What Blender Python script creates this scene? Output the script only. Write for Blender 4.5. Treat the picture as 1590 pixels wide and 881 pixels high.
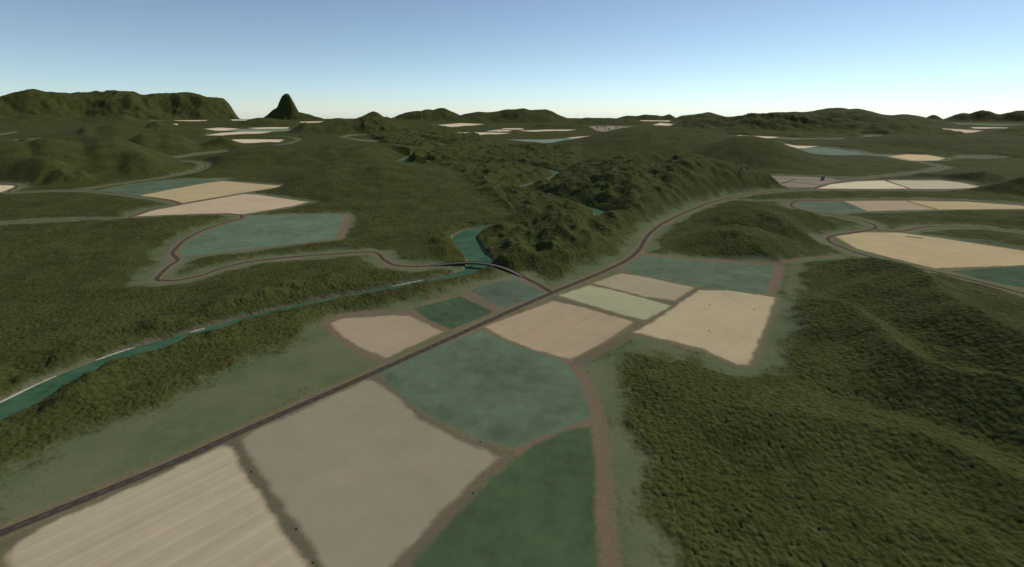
import bpy, bmesh, math, random
import numpy as np
from mathutils import Vector

random.seed(4); RNG = np.random.default_rng(7)
for o in list(bpy.data.objects): bpy.data.objects.remove(o)
S = bpy.context.scene
C = S.collection

# ------------------------------------------------------------------ camera
H = 300.0                    # height of the viewpoint above the farmland
F = 735.0                    # focal length in photo pixels (photo 1590 wide)
PITCH = math.radians(20.07)
cam_d = bpy.data.cameras.new("camera"); cam = bpy.data.objects.new("camera", cam_d); C.objects.link(cam)
cam.location = (0, 0, H); cam.rotation_euler = (math.radians(90) - PITCH, 0, 0)
cam_d.sensor_width = 36; cam_d.lens = F / 1590 * 36; cam_d.clip_start = 1; cam_d.clip_end = 200000
S.camera = cam

# ------------------------------------------------------------------ sky, sun, exposure
SUN_EL = math.radians(43); SUN_AZ = math.radians(52)      # azimuth clockwise from +Y (away from the viewer)
w = bpy.data.worlds.new("World"); S.world = w; w.use_nodes = True
nt = w.node_tree; nt.nodes.clear()
sky = nt.nodes.new("ShaderNodeTexSky"); sky.sky_type = 'NISHITA'; sky.sun_disc = False
sky.sun_elevation = SUN_EL; sky.sun_rotation = SUN_AZ
sky.altitude = 0; sky.air_density = 1.0; sky.dust_density = 0.0; sky.ozone_density = 1.6
bg = nt.nodes.new("ShaderNodeBackground"); bg.inputs[1].default_value = 0.085
wo = nt.nodes.new("ShaderNodeOutputWorld")
tcw = nt.nodes.new("ShaderNodeTexCoord"); sxw = nt.nodes.new("ShaderNodeSeparateXYZ"); nt.links.new(tcw.outputs['Generated'], sxw.inputs[0])
rpw = nt.nodes.new("ShaderNodeValToRGB"); nt.links.new(sxw.outputs[2], rpw.inputs[0])      # air tint: clear pale cyan low down
SKYT = [(0.0, (.93, 1.17, 1.60)), (.035, (.94, 1.16, 1.50)), (.10, (.97, 1.06, 1.20)), (.22, (.99, .95, .98)), (.45, (1.04, .93, .92))]
rpw.color_ramp.elements[0].position = 0; rpw.color_ramp.elements[1].position = .45
for p_, c_ in SKYT[1:-1]: rpw.color_ramp.elements.new(p_)
for e_, (p_, c_) in zip(rpw.color_ramp.elements, SKYT): e_.color = (*[v / 2 for v in c_], 1)
mxw = nt.nodes.new("ShaderNodeMix"); mxw.data_type = 'RGBA'; mxw.blend_type = 'MULTIPLY'; mxw.inputs[0].default_value = 1
dbl = nt.nodes.new("ShaderNodeVectorMath"); dbl.operation = 'SCALE'; dbl.inputs[3].default_value = 2
nt.links.new(rpw.outputs[0], dbl.inputs[0]); nt.links.new(sky.outputs[0], mxw.inputs[6]); nt.links.new(dbl.outputs[0], mxw.inputs[7])
nt.links.new(mxw.outputs[2], bg.inputs[0]); nt.links.new(bg.outputs[0], wo.inputs[0])
sl = bpy.data.lights.new("sun", 'SUN'); sl.energy = 3.3; sl.angle = math.radians(0.5); sl.color = (1, 0.91, 0.72)
so = bpy.data.objects.new("sun", sl); C.objects.link(so)
sd = Vector((math.sin(SUN_AZ) * math.cos(SUN_EL), math.cos(SUN_AZ) * math.cos(SUN_EL), math.sin(SUN_EL)))
so.rotation_euler = sd.to_track_quat('Z', 'Y').to_euler(); so.location = (0, 0, 2000)
S.view_settings.view_transform = 'Standard'; S.view_settings.look = 'None'
S.view_settings.exposure = 0.0; S.view_settings.gamma = 1; S.view_settings.use_curve_mapping = False

# ------------------------------------------------------------------ surveying: photo bearing -> map position
cP, sP = math.cos(PITCH), math.sin(PITCH)
def ray(px, py):
    dx = (px - 795) / F; up = (440.5 - py) / F
    return dx, cP + up * sP, -sP + up * cP
def at(px, py, z=0.0):
    x, y, dz = ray(px, py); t = (z - H) / dz
    return x * t, y * t
def azt(px, py):                       # azimuth and tan(depression)
    x, y, dz = ray(px, py)
    return math.atan2(x, y), -dz / math.hypot(x, y)
def pts(L, z=0.0): return np.array([at(p[0], p[1], z) for p in L])

# ------------------------------------------------------------------ noise
def _hash(ix, iy, s):
    h = (ix.astype(np.int64) * 374761393 + iy.astype(np.int64) * 668265263 + s * 1274126177) & 0xffffffff
    h = ((h ^ (h >> 13)) * 1274126177) & 0xffffffff
    return (h ^ (h >> 16)) & 0xffffffff
def perlin(x, y, s=0):
    ix = np.floor(x); iy = np.floor(y); fx = (x - ix).astype(np.float32); fy = (y - iy).astype(np.float32)
    ix = ix.astype(np.int64); iy = iy.astype(np.int64)
    u = fx * fx * fx * (fx * (fx * 6 - 15) + 10); v = fy * fy * fy * (fy * (fy * 6 - 15) + 10)
    def g(ax, ay):
        a = _hash(ix + ax, iy + ay, s).astype(np.float32) * np.float32(2 * math.pi / 4294967296.0)
        return np.cos(a) * (fx - ax) + np.sin(a) * (fy - ay)
    a = g(0, 0); b = g(1, 0); c = g(0, 1); d = g(1, 1)
    return 1.5 * ((a + (b - a) * u) * (1 - v) + (c + (d - c) * u) * v)
def fbm(x, y, wl, octs, s=0, gain=0.5):
    r = 0; a = 1.0; t = 0
    for k in range(octs):
        r = r + a * perlin(x / wl + 17.3 * k, y / wl - 9.1 * k, s + k); t += a; a *= gain; wl *= 0.5
    return r / t
def ridged(x, y, wl, octs, s=0, gain=0.5):
    r = 0; a = 1.0; t = 0
    for k in range(octs):
        r = r + a * (1 - 2 * np.abs(perlin(x / wl + 31.7 * k, y / wl + 5.3 * k, s + k))); t += a; a *= gain; wl *= 0.5
    return r / t
def crowns(x, y, cell, s=0):
    """tree crowns: rounded tops on a jittered grid, heights vary tree by tree (0..1)"""
    gx = x / cell; gy = y / cell; ix = np.floor(gx).astype(np.int64); iy = np.floor(gy).astype(np.int64)
    best = np.full(x.shape, -1.0, np.float32)
    for ax in (-1, 0, 1):
        for ay in (-1, 0, 1):
            h1 = _hash(ix + ax, iy + ay, s) / 4294967296.0; h2 = _hash(ix + ax, iy + ay, s + 7) / 4294967296.0; h3 = _hash(ix + ax, iy + ay, s + 13) / 4294967296.0
            dx = (gx - ix - ax - .15 - .7 * h1).astype(np.float32); dy = (gy - iy - ay - .15 - .7 * h2).astype(np.float32)
            rad = .72 + .33 * h3
            best = np.maximum(best, (1 - (dx * dx + dy * dy) / (rad * rad)) * (.55 + .45 * h3))
    return np.sqrt(np.clip(best, 0, 1))
def sstep(a, b, x):
    t = np.clip((x - a) / (b - a), 0, 1); return t * t * (3 - 2 * t)

# ------------------------------------------------------------------ the map: roads, river, fields
def smooth(P, n=6, extra=None):
    P = np.asarray(P, float); Q = np.vstack([2 * P[0] - P[1], P, 2 * P[-1] - P[-2]]); out = []
    for i in range(1, len(Q) - 2):
        p0, p1, p2, p3 = Q[i - 1:i + 3]
        for k in range(n):
            t = k / n
            out.append(0.5 * ((2 * p1) + (-p0 + p2) * t + (2 * p0 - 5 * p1 + 4 * p2 - p3) * t * t + (-p0 + 3 * p1 - 3 * p2 + p3) * t ** 3))
    out.append(Q[-2]); return np.array(out)

ROADS = {   # name: (pixels, width m, label)
 'main': ([(-230,928),(-80,865),(0,829),(250,727),(370,673),(590,575),(760,498),(855,456),(930,425),(972,405),(993,387),(1006,366),(1030,347),(1065,330),(1110,313),(1160,302.5),(1230,296),(1330,295),(1480,295),(1540,291),(1620,286),(1800,278)], 9.0,
          'wide dark asphalt road running from the bottom corner past the tan fields to the far village'),
 'west': ([(668,413.2),(640,414),(612,411.5),(597,404),(586,393.5),(570,391.5),(530,394),(470,398),(400,405),(350,415),(312,428),(275,435.5),(255,435.5),(244,432.5),(262,414),(276,404),(268,394),(274,385),(290,371),(320,356),(355,345),(374,339),(374,334.5),(355,332.5),(327,332.8),(270,336),(198,339.5),(100,341.5),(0,347),(-120,354)], 7.0,
          'grey country road with a hairpin bend, winding from the bridge past the green field to the left'),
 'lane_w': ([(198,339.5),(212,333),(245,323),(276,318),(279,316),(262,311.5),(235,307),(160,298.5),(118,296.8),(60,298),(0,301),(-150,304)], 6.5,
          'narrow lane curling round the pair of tan fields below the dark left hills'),
 'lane_h': ([(118,296.8),(150,291),(200,284),(260,275),(300,267.5),(317,261),(319,257),(312,253),(298,251),(278,250)], 6.5,
          'narrow lane with a hook bend at the foot of the dark left hills'),
 'loop_l': ([(-150,308),(0,300.5),(14,296),(25,291.5),(26,288.5),(20,287),(0,286.5),(-100,287)], 7.0,
          'short road loop around the pale field at the left edge'),
 'east': ([(1125,309),(1160,313),(1230,312.5),(1300,311),(1380,310.2),(1450,310.8),(1520,313),(1590,317),(1700,324)], 6.5,
          'thin road branching right between the long tan fields'),
 'east_loop': ([(1246,312),(1234,314),(1228,318.5),(1235,323.5),(1262,330),(1290,334),(1330,341),(1352,347.5),(1360,352.5),(1352,357),(1325,361.5),(1296,366),(1285,370.5),(1293,378),(1320,389),(1350,398.5),(1400,412),(1450,422),(1500,433),(1590,456),(1700,486)], 7.0,
          'grey road with two hairpins curving around the large tan field on the right'),
 'east_b': ([(1357,356),(1385,359),(1405,358.5),(1425,354.5),(1450,352),(1490,352.5),(1540,356),(1590,361),(1700,370)], 6.0,
          'thin road along the top of the large tan field on the right'),
 'north': ([(1264,292.5),(1280,287),(1300,283.5),(1320,280),(1343,276),(1375,273.5),(1403,270),(1440,265.5),(1461,261.5),(1464,260),(1456,257),(1437,253),(1419,250),(1403,247),(1378,243),(1356,240),(1345,238.5),(1341,236.5),(1320,232.5),(1285,229)], 7.0,
          'far lane with a hook bend running north from the pinkish village plots'),
 'north_s': ([(1419,250),(1445,250),(1464,249),(1471,247),(1466,245)], 6.5, 'short far lane hugging the lower side of the small orange tan field'),
 'vil_a': ([(1178,274),(1205,272.4),(1230,273),(1260,274),(1291,275),(1330,276.5)], 6.0, 'lane along the far edge of the pinkish village plots'),
 'vil_b': ([(1199,277.4),(1225,278),(1250,279),(1285,280.4),(1301,283)], 6.0, 'lane through the middle of the pinkish village plots'),
 'vil_c': ([(1213,285.5),(1224,282),(1235,279)], 9.0, 'short slanting lane in the pinkish village plots'),
 'vil_d': ([(1228,283),(1250,285),(1274,287.5)], 6.0, 'lane nearest to the viewer in the pinkish village plots'),
 'far_w': ([(432,225.5),(445,224),(457,220.5),(463,217),(460,215),(445,212.5),(420,211)], 8.0, 'far curling road beside a pale yellow field strip'),
}
ROADPTS = {k: smooth(pts(v[0]), 6) for k, v in ROADS.items()}
BR = smooth(pts([(668,413.2),(700,411.8),(735,412),(765,415.5),(790,421.5),(812,430)]), 8)        # bridge deck plan
ROADPTS['spur'] = smooth(pts([(812,430),(835,441.5),(857,454.5)]), 6)
ROADS['spur'] = (None, 7.0, 'short brown road linking the bridge to the main road')

PATHS = [   # pixels, half width m, colour
 ([(885,560),(905,585),(922,620),(932,660),(938,720),(943,800),(950,900)], 6.0, 'dirt', 'brown dirt track running down between the green field and the forest'),
 ([(584,585),(612,605),(640,637),(672,662),(710,682),(760,700),(800,705)], 5.0, 'earth', 'dirt track between the grey tan field and the round teal field'),
 ([(800,705),(850,682),(895,660),(930,655)], 5.0, 'dirt', 'dirt track under the round teal field'),
 ([(800,705),(755,737),(705,790),(660,840),(600,905)], 5.5, 'earth', 'dirt track between the grey tan field and the dark green field'),
 ([(358,683),(385,725),(412,765),(447,815),(480,860),(520,920)], 6.0, 'hedge', 'dull brown hedge strip between the striped field and the grey tan field'),
 ([(1212,410),(1207,430),(1196,455)], 8.0, 'dirt', 'brown dirt track at the end of the long teal field'),
 ([(1212,410),(1240,404),(1280,400),(1325,397)], 4.0, 'dirt', 'thin dirt track leading right to the hairpin road'),
 ([(985,394),(1060,401),(1140,406),(1212,410)], 3.5, 'dirt', 'thin dirt track along the far edge of the long teal field'),
 ([(722,455),(750,468),(778,483)], 5.0, 'dirt', 'short dirt track between the dark green and teal fields by the bridge'),
 ([(858,462),(910,478),(980,500),(1012,508)], 4.0, 'earth', 'earth strip between the pinkish tan field and the pale green field'),
 ([(905,441),(960,456),(1020,470),(1050,473)], 4.0, 'earth', 'earth strip between the pale green field and the small tan field'),
 ([(950,421),(1010,430),(1085,449),(1200,462)], 4.0, 'earth', 'earth strip along the near edge of the long teal field'),
 ([(1090,448),(1055,472),(1012,504),(950,535),(890,567)], 7.0, 'earth', 'dark earth strip crossing between the middle tan fields'),
 ([(505,500),(525,520),(560,545),(600,565)], 5.0, 'dirt', 'dirt strip below the small tan field left of the main road'),
 ([(640,487),(665,500),(700,513)], 5.0, 'dirt', 'dirt strip between the small tan and small dark green fields'),
 ([(505,500),(530,490),(590,484),(640,487),(660,478)], 5.0, 'dirt', 'dirt strip above the small tan field'),
 ([(541,334),(537,352),(530,371)], 7.0, 'dirt', 'brown dirt strip at the right end of the light green field beyond the river'),
 ([(278,317.5),(330,309),(378,300.5)], 4.0, 'earth', 'dark strip between the two tan fields on the left'),
 ([(1411,367.8),(1419,368.6),(1429,370)], 8.0, 'hedge', 'small island of rough brown earth in the large yellow tan field'),
 ([(-120,886),(0,848),(120,800),(352,688)], 5.0, 'hedge', 'dark verge strip beside the main road'),
]
PATHPTS = [smooth(pts(p[0]), 5) for p in PATHS]

RIV = [(-420,795,20),(-200,722,20),(-60,670,19),(0,643,19),(100,592,17.5),(200,552,15.5),(300,523,14),(400,493,11),(500,470.5,11),(600,451.5,11),(680,435,11),(712,427.5,11.5),(733,420,14),(742,412,19),(745,404,22),(736,393,19),(727,380,22),(721,369,25),(737,359,19),(775,353,15),(820,350,13),(870,350,13),(912,347,14),(934,340,24),(930,329,14),(895,319,12),(850,308,13),(815,299,16),(802,294,20),(830,287,17),(862,277,18),(868,271,22),(850,264,12),(800,258,12),(740,257,12),(690,258,12),(650,256.5,16),(632,255,34),(622,251,16),(640,244,12),(680,236,12),(690,225,12),(650,215,12)]
def river_line(z=-4.0):
    P = [(*at(a, b, z), wd * 1.12) for a, b, wd in RIV]
    return smooth(P, 5)
RV = river_line()

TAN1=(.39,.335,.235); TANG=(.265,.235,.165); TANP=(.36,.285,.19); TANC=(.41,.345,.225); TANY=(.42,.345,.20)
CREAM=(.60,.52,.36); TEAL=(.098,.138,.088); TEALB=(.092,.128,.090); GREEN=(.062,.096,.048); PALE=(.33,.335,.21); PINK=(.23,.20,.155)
FIELDS = [  # polygon pixels, colour, stripe direction (two pixels), label
 ([(16,862),(28,840),(60,822),(200,760),(345,693),(360,695),(378,735),(408,775),(440,830),(478,881),(530,960),(0,990),(10,900)], TAN1, ((60,822),(345,693)), 'large pale striped tan field at the bottom left corner beside the main road', 's'),
 ([(376,684),(400,668),(480,632),(565,593),(580,592),(612,613),(650,650),(700,677),(778,711),(745,735),(700,780),(650,832),(600,881),(560,940),(540,930),(495,860),(455,805),(415,750),(388,710)], TANG, ((376,684),(495,870)), 'grey tan field in the bottom middle between two dirt strips', 'n'),
 ([(585,577),(620,560),(750,512),(800,535),(876,561),(900,590),(916,635),(916,650),(870,666),(795,697),(745,680),(665,645),(610,603)], TEAL, ((585,577),(750,512)), 'round-sided teal green field in the centre, right of the main road', 'n'),
 ([(893,664),(918,662),(922,700),(926,760),(928,940),(590,960),(635,880),(700,808),(760,745),(830,690)], GREEN, ((640,880),(893,664)), 'dark green field at the bottom edge of the picture', 'n'),
 ([(752,508),(858,468),(900,476),(983,500),(940,530),(885,558),(830,543),(780,524)], TANP, ((885,558),(983,502)), 'pinkish tan field with fine furrows below the pale green strip', 'f'),
 ([(868,459),(915,443),(960,453),(1042,475),(1001,497),(960,487)], PALE, ((868,459),(1001,497)), 'small pale green striped field right of the road junction', 'f'),
 ([(921,440),(965,425),(1000,430),(1078,447),(1047,467),(1000,460)], (.33,.28,.19), ((921,440),(1047,467)), 'small plain tan field below the long teal field', 'n'),
 ([(1086,451),(1130,451),(1203,462),(1190,500),(1162,566),(1145,566),(1090,541),(985,516),(1030,490),(1060,468)], TANC, ((985,516),(1100,452)), 'cream tan field with dark specks at the edge of the forest', 'f'),
 ([(962,420),(985,408),(996,396),(1060,403),(1203,414),(1198,435),(1185,458),(1100,448),(1040,436)], TEAL, ((985,408),(1203,425)), 'long teal field right of the main road bend', 'n'),
 ([(514,503),(530,495),(610,490),(635,491),(688,515),(598,556),(570,544),(535,525)], (.33,.27,.185), ((514,503),(610,490)), 'small tan field left of the main road', 'n'),
 ([(640,479),(715,460),(767,485),(702,512),(668,498)], (.055,.092,.050), ((640,479),(700,512)), 'small dark green field between tan field and teal field left of the road', 's'),
 ([(728,452),(750,443),(800,431),(850,457),(782,480)], TEALB, ((728,452),(800,432)), 'small teal field below the bridge', 'n'),
 ([(1298,367),(1340,361),(1395,361.5),(1460,370),(1590,390),(1720,404),(1720,410),(1590,412),(1450,416.5),(1390,402),(1330,386)], TANY, ((1380,362),(1590,395)), 'large yellow tan field inside the hairpin road on the right', 's'),
 ([(1475,421),(1590,412.5),(1720,414),(1720,470),(1590,448),(1530,436)], (.055,.092,.052), ((1475,421),(1590,412)), 'green field wedge at the right edge below the yellow tan field', 's'),
 ([(1243,315),(1310,312.5),(1345,327.5),(1300,330),(1262,326),(1239,320)], TEALB, ((1243,320),(1330,325)), 'small dark teal field inside the road loop', 'n'),
 ([(1310,312.5),(1405,312),(1452,325.5),(1400,326.5),(1347,328)], TANP, ((1320,315),(1420,315)), 'pinkish tan field next to the small dark teal field', 'n'),
 ([(1410,312),(1500,313.5),(1590,320),(1590,324.5),(1520,325),(1458,325.5)], TANY, ((1410,312),(1590,321)), 'yellow tan field wedge reaching the right edge', 'n'),
 ([(1270,293),(1290,286.5),(1330,282),(1372,280.7),(1410,293),(1340,293.5)], CREAM, ((1270,290),(1400,290)), 'cream field beside the pinkish village plots', 'n'),
 ([(1378,280.5),(1460,280.5),(1490,283.5),(1525,291),(1480,293.5),(1416,293.5)], (.47,.42,.30), ((1380,285),(1500,285)), 'greyish cream field right of the one beside the village', 'n'),
 ([(1183,276.5),(1200,274.5),(1230,274.5),(1290,277),(1305,281.5),(1280,286),(1265,291),(1225,291),(1195,285)], PINK, ((1183,276),(1290,277)), 'pinkish grey village plots crossed by small lanes', 'n'),
 ([(1378,243.5),(1408,240),(1440,241),(1468,246),(1455,249.5),(1415,250)], (.55,.42,.25), ((1378,243),(1468,246)), 'small orange tan field beyond the smooth hill', 'n'),
 ([(1243,231),(1280,229.5),(1330,236),(1338,239),(1370,240.5),(1395,240.5),(1375,243),(1340,241),(1290,241),(1258,238)], (.125,.18,.14), ((1243,231),(1370,242)), 'pale teal field behind the smooth hill', 'n'),
 ([(1205,218.5),(1212,222.5),(1235,226.5),(1270,227.3),(1250,230.3),(1225,231)], CREAM, ((1213,222),(1270,227)), 'cream wedge field against the back of the smooth hill', 'n'),
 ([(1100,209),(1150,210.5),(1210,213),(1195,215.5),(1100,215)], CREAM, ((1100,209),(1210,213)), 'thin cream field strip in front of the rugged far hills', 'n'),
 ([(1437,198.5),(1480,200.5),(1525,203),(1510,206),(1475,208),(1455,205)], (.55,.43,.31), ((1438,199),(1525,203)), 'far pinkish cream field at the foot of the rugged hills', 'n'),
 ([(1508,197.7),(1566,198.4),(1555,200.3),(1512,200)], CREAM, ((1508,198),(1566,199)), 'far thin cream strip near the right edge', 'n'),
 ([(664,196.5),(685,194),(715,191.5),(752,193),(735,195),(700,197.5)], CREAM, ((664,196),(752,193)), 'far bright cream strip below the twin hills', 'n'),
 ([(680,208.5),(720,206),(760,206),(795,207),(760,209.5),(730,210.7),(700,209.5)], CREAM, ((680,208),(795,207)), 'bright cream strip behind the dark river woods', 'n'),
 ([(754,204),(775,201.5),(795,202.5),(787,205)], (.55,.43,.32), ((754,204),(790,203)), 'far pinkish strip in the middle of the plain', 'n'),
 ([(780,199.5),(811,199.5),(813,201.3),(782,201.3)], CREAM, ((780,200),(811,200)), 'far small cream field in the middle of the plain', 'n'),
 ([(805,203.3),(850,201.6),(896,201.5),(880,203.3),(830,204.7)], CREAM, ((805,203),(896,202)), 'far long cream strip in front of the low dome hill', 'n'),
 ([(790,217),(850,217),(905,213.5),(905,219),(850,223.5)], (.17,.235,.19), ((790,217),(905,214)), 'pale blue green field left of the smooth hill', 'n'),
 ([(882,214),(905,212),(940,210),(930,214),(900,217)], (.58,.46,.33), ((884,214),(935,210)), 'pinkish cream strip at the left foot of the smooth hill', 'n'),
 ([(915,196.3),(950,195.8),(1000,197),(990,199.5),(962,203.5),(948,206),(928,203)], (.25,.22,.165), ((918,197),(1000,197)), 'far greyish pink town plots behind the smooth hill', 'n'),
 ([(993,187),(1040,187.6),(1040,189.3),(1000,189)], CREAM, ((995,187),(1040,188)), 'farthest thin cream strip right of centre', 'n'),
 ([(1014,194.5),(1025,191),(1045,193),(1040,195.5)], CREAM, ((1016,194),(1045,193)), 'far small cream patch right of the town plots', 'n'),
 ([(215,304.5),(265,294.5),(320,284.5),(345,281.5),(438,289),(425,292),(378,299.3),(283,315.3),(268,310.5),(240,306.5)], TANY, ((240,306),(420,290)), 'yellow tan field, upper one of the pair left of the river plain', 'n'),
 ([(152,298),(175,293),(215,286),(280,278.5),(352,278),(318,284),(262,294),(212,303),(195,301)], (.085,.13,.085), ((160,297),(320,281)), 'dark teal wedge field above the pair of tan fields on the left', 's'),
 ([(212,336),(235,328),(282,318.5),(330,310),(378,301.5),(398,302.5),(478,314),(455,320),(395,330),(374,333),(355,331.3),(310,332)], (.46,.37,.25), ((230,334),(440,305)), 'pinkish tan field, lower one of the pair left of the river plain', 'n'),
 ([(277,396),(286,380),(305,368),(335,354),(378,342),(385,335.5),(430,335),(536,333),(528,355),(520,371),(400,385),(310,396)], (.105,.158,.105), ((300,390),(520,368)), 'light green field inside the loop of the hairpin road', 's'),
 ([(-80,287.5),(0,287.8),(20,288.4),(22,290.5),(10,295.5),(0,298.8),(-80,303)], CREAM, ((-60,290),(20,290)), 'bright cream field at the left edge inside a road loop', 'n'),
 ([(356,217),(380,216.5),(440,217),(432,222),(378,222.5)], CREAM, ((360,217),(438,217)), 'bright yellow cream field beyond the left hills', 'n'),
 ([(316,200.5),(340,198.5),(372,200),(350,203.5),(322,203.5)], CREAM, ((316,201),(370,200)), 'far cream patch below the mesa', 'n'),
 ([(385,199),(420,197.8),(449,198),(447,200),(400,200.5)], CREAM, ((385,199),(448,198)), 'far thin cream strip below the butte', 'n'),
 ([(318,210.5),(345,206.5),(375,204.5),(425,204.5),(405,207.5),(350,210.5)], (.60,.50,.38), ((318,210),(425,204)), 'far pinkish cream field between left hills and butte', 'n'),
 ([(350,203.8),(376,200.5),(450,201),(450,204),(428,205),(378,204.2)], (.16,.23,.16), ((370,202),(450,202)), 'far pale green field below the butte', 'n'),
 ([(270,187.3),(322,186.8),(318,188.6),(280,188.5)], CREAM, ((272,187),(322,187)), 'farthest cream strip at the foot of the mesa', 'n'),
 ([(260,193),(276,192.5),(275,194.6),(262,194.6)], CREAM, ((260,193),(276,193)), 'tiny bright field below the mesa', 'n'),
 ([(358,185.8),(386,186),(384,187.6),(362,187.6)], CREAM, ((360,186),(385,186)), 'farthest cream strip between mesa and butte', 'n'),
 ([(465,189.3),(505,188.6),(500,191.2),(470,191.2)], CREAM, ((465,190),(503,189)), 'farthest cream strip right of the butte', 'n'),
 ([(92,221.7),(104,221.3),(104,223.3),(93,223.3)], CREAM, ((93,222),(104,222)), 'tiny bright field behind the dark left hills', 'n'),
]
# open grass that is neither field nor forest
GRASS = [
 [(-100,1000),(-60,792),(0,748),(130,672),(250,632),(330,590),(420,548),(470,528),(500,505),(530,500),(600,560),(400,660),(0,835)],
 [(885,566),(920,555),(965,548),(972,575),(955,610),(975,660),(1000,720),(1020,800),(1060,900),(940,960),(930,660)],
 [(1165,570),(1195,500),(1210,455),(1215,405),(1250,410),(1240,440),(1235,480),(1225,520),(1205,580)],
 [(960,545),(985,520),(1090,545),(1150,570),(1165,575),(1120,570),(1050,552),(985,548)],
 [(1300,395),(1250,402),(1215,412),(1260,412),(1330,402)],
 [(640,413),(700,420),(728,424),(733,418),(700,414)],
 [(815,428),(858,450),(900,438),(880,436),(845,432)],
]
# pale grass tongues far off (seen as light streaks)
FARGRASS = [
 [(262,246),(300,238),(350,233),(350,235.5),(300,242),(265,248)],
 [(525,213),(545,209),(600,209),(600,210.5),(550,211),(535,214),(560,219),(600,222),(600,220.5),(560,216.5)],
 [(-60,213),(0,208.5),(25,204),(25,205.5),(0,210.5),(-60,216)],
 [(20,217),(85,214.5),(85,216),(30,219)],
 [(540,192.3),(590,192),(588,193.3),(545,193.6)],
 [(870,233),(900,238),(940,245),(930,245.5),(890,239),(870,235.5)],
 [(1200,212.5),(1250,215),(1310,214.5),(1305,216.5),(1230,217),(1210,216)],
 [(1380,206),(1362,213.5),(1340,213.5),(1350,206)],
 [(1445,190),(1510,191.5),(1590,193),(1560,196),(1470,194)],
 [(222,184),(262,184.5),(275,187),(240,188),(225,187)],
 [(655,229),(682,229.3),(680,231),(657,231)],
 [(1480,243),(1590,241),(1590,245),(1490,247)],
]

# ------------------------------------------------------------------ the terrain grid (polar: finer where it is nearer)
th_in = np.linspace(-math.radians(57.5), math.radians(57.5), 1500)
th_o = np.linspace(math.radians(57.5), math.radians(80), 70)[1:]
TH = np.concatenate([-th_o[::-1], th_in, th_o])
rs = [110.0]
while rs[-1] < 22000:
    r = rs[-1]; rs.append(r + min((r * r + H * H) / H * 0.00135, r * 0.0045))
R = np.array(rs); NR, NT = len(R), len(TH)
RR, TT = np.meshgrid(R, TH, indexing='ij')
X = (RR * np.sin(TT)).ravel(); Y = (RR * np.cos(TT)).ravel(); Rf = RR.ravel(); Tf = TT.ravel(); N = X.size
print('terrain vertices', N, NR, NT)

def line_dist(P, cap, width=None):
    """distance to polyline (minus interpolated half width when given) and running length; cap elsewhere"""
    D = np.full(N, cap, np.float32)
    for i in range(len(P) - 1):
        a, b = P[i, :2], P[i + 1, :2]
        m = cap + (max(P[i, 2], P[i + 1, 2]) if width else 0)
        lo = np.minimum(a, b) - m; hi = np.maximum(a, b) + m
        # bounds on r and theta index for speed
        corners = np.array([lo, hi, (lo[0], hi[1]), (hi[0], lo[1])])
        rmax = np.hypot(corners[:, 0], corners[:, 1]).max()
        cx = np.clip(0, lo[0], hi[0]); cy = np.clip(0, lo[1], hi[1]); rmin = math.hypot(cx, cy)
        i0, i1 = np.searchsorted(R, rmin), np.searchsorted(R, rmax)
        if i0 >= i1: continue
        if lo[1] > 0:
            tt = np.arctan2(corners[:, 0], corners[:, 1]); j0, j1 = np.searchsorted(TH, tt.min()), np.searchsorted(TH, tt.max())
        else: j0, j1 = 0, NT
        if j0 >= j1: continue
        x = X.reshape(NR, NT)[i0:i1, j0:j1]; y = Y.reshape(NR, NT)[i0:i1, j0:j1]
        d = b - a; L2 = max(float(d @ d), 1e-9)
        t = np.clip(((x - a[0]) * d[0] + (y - a[1]) * d[1]) / L2, 0, 1)
        q = np.hypot(x - a[0] - t * d[0], y - a[1] - t * d[1])
        if width: q = q - (P[i, 2] * (1 - t) + P[i + 1, 2] * t)
        v = D.reshape(NR, NT)[i0:i1, j0:j1]; np.minimum(v, q, out=v)
    return D
def poly_sd(Pp, cap):
    """signed distance, positive inside"""
    P = np.asarray(Pp, float); Q = np.vstack([P, P[:1]])
    D = line_dist(Q, cap)
    ins = np.zeros(N, bool)
    k = np.where((X > P[:, 0].min()) & (X < P[:, 0].max()) & (Y > P[:, 1].min()) & (Y < P[:, 1].max()))[0]
    x, y = X[k], Y[k]; s = np.zeros(len(k), bool)
    for i in range(len(P)):
        x1, y1 = Q[i]; x2, y2 = Q[i + 1]
        if y1 == y2: continue
        c = ((y1 > y) != (y2 > y)) & (x < (x2 - x1) * (y - y1) / (y2 - y1) + x1); s ^= c
    ins[k] = s
    return np.where(ins, D, -D)

CAP = 400.0
rd = np.full(N, CAP, np.float32)
for k, P in ROADPTS.items(): rd = np.minimum(rd, line_dist(P, CAP) - ROADS[k][1] / 2)
brd = line_dist(BR, 60.0) - 3.5
rv = line_dist(RV, CAP, True)
fsd = np.full(N, -CAP, np.float32); fid = np.full(N, -1, np.int16)
fcol = np.zeros((N, 3), np.float32); fuv = np.zeros((N, 3), np.float32)
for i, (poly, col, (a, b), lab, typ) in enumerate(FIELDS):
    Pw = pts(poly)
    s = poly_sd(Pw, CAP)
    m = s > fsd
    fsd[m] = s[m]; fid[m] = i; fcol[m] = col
    a = np.array(at(*a)); b = np.array(at(*b)); d = (b - a) / np.linalg.norm(b - a)
    dx, dy = X[m] - a[0], Y[m] - a[1]
    fuv[m, 0] = -dx * d[1] + dy * d[0]; fuv[m, 1] = dx * d[0] + dy * d[1]
    fuv[m, 2] = {'s': 1.0, 'f': 0.6, 'n': 0.25}[typ]
_isl = line_dist(pts([(1411,367.8),(1419,368.6),(1429,370)]), 60.0)      # island of rough earth left unploughed in the large field
fsd = np.where(_isl < 40, np.minimum(fsd, _isl - 7), fsd)
gsd = np.full(N, -CAP, np.float32)
for g in GRASS: gsd = np.maximum(gsd, poly_sd(pts(g), 120.0))
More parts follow.
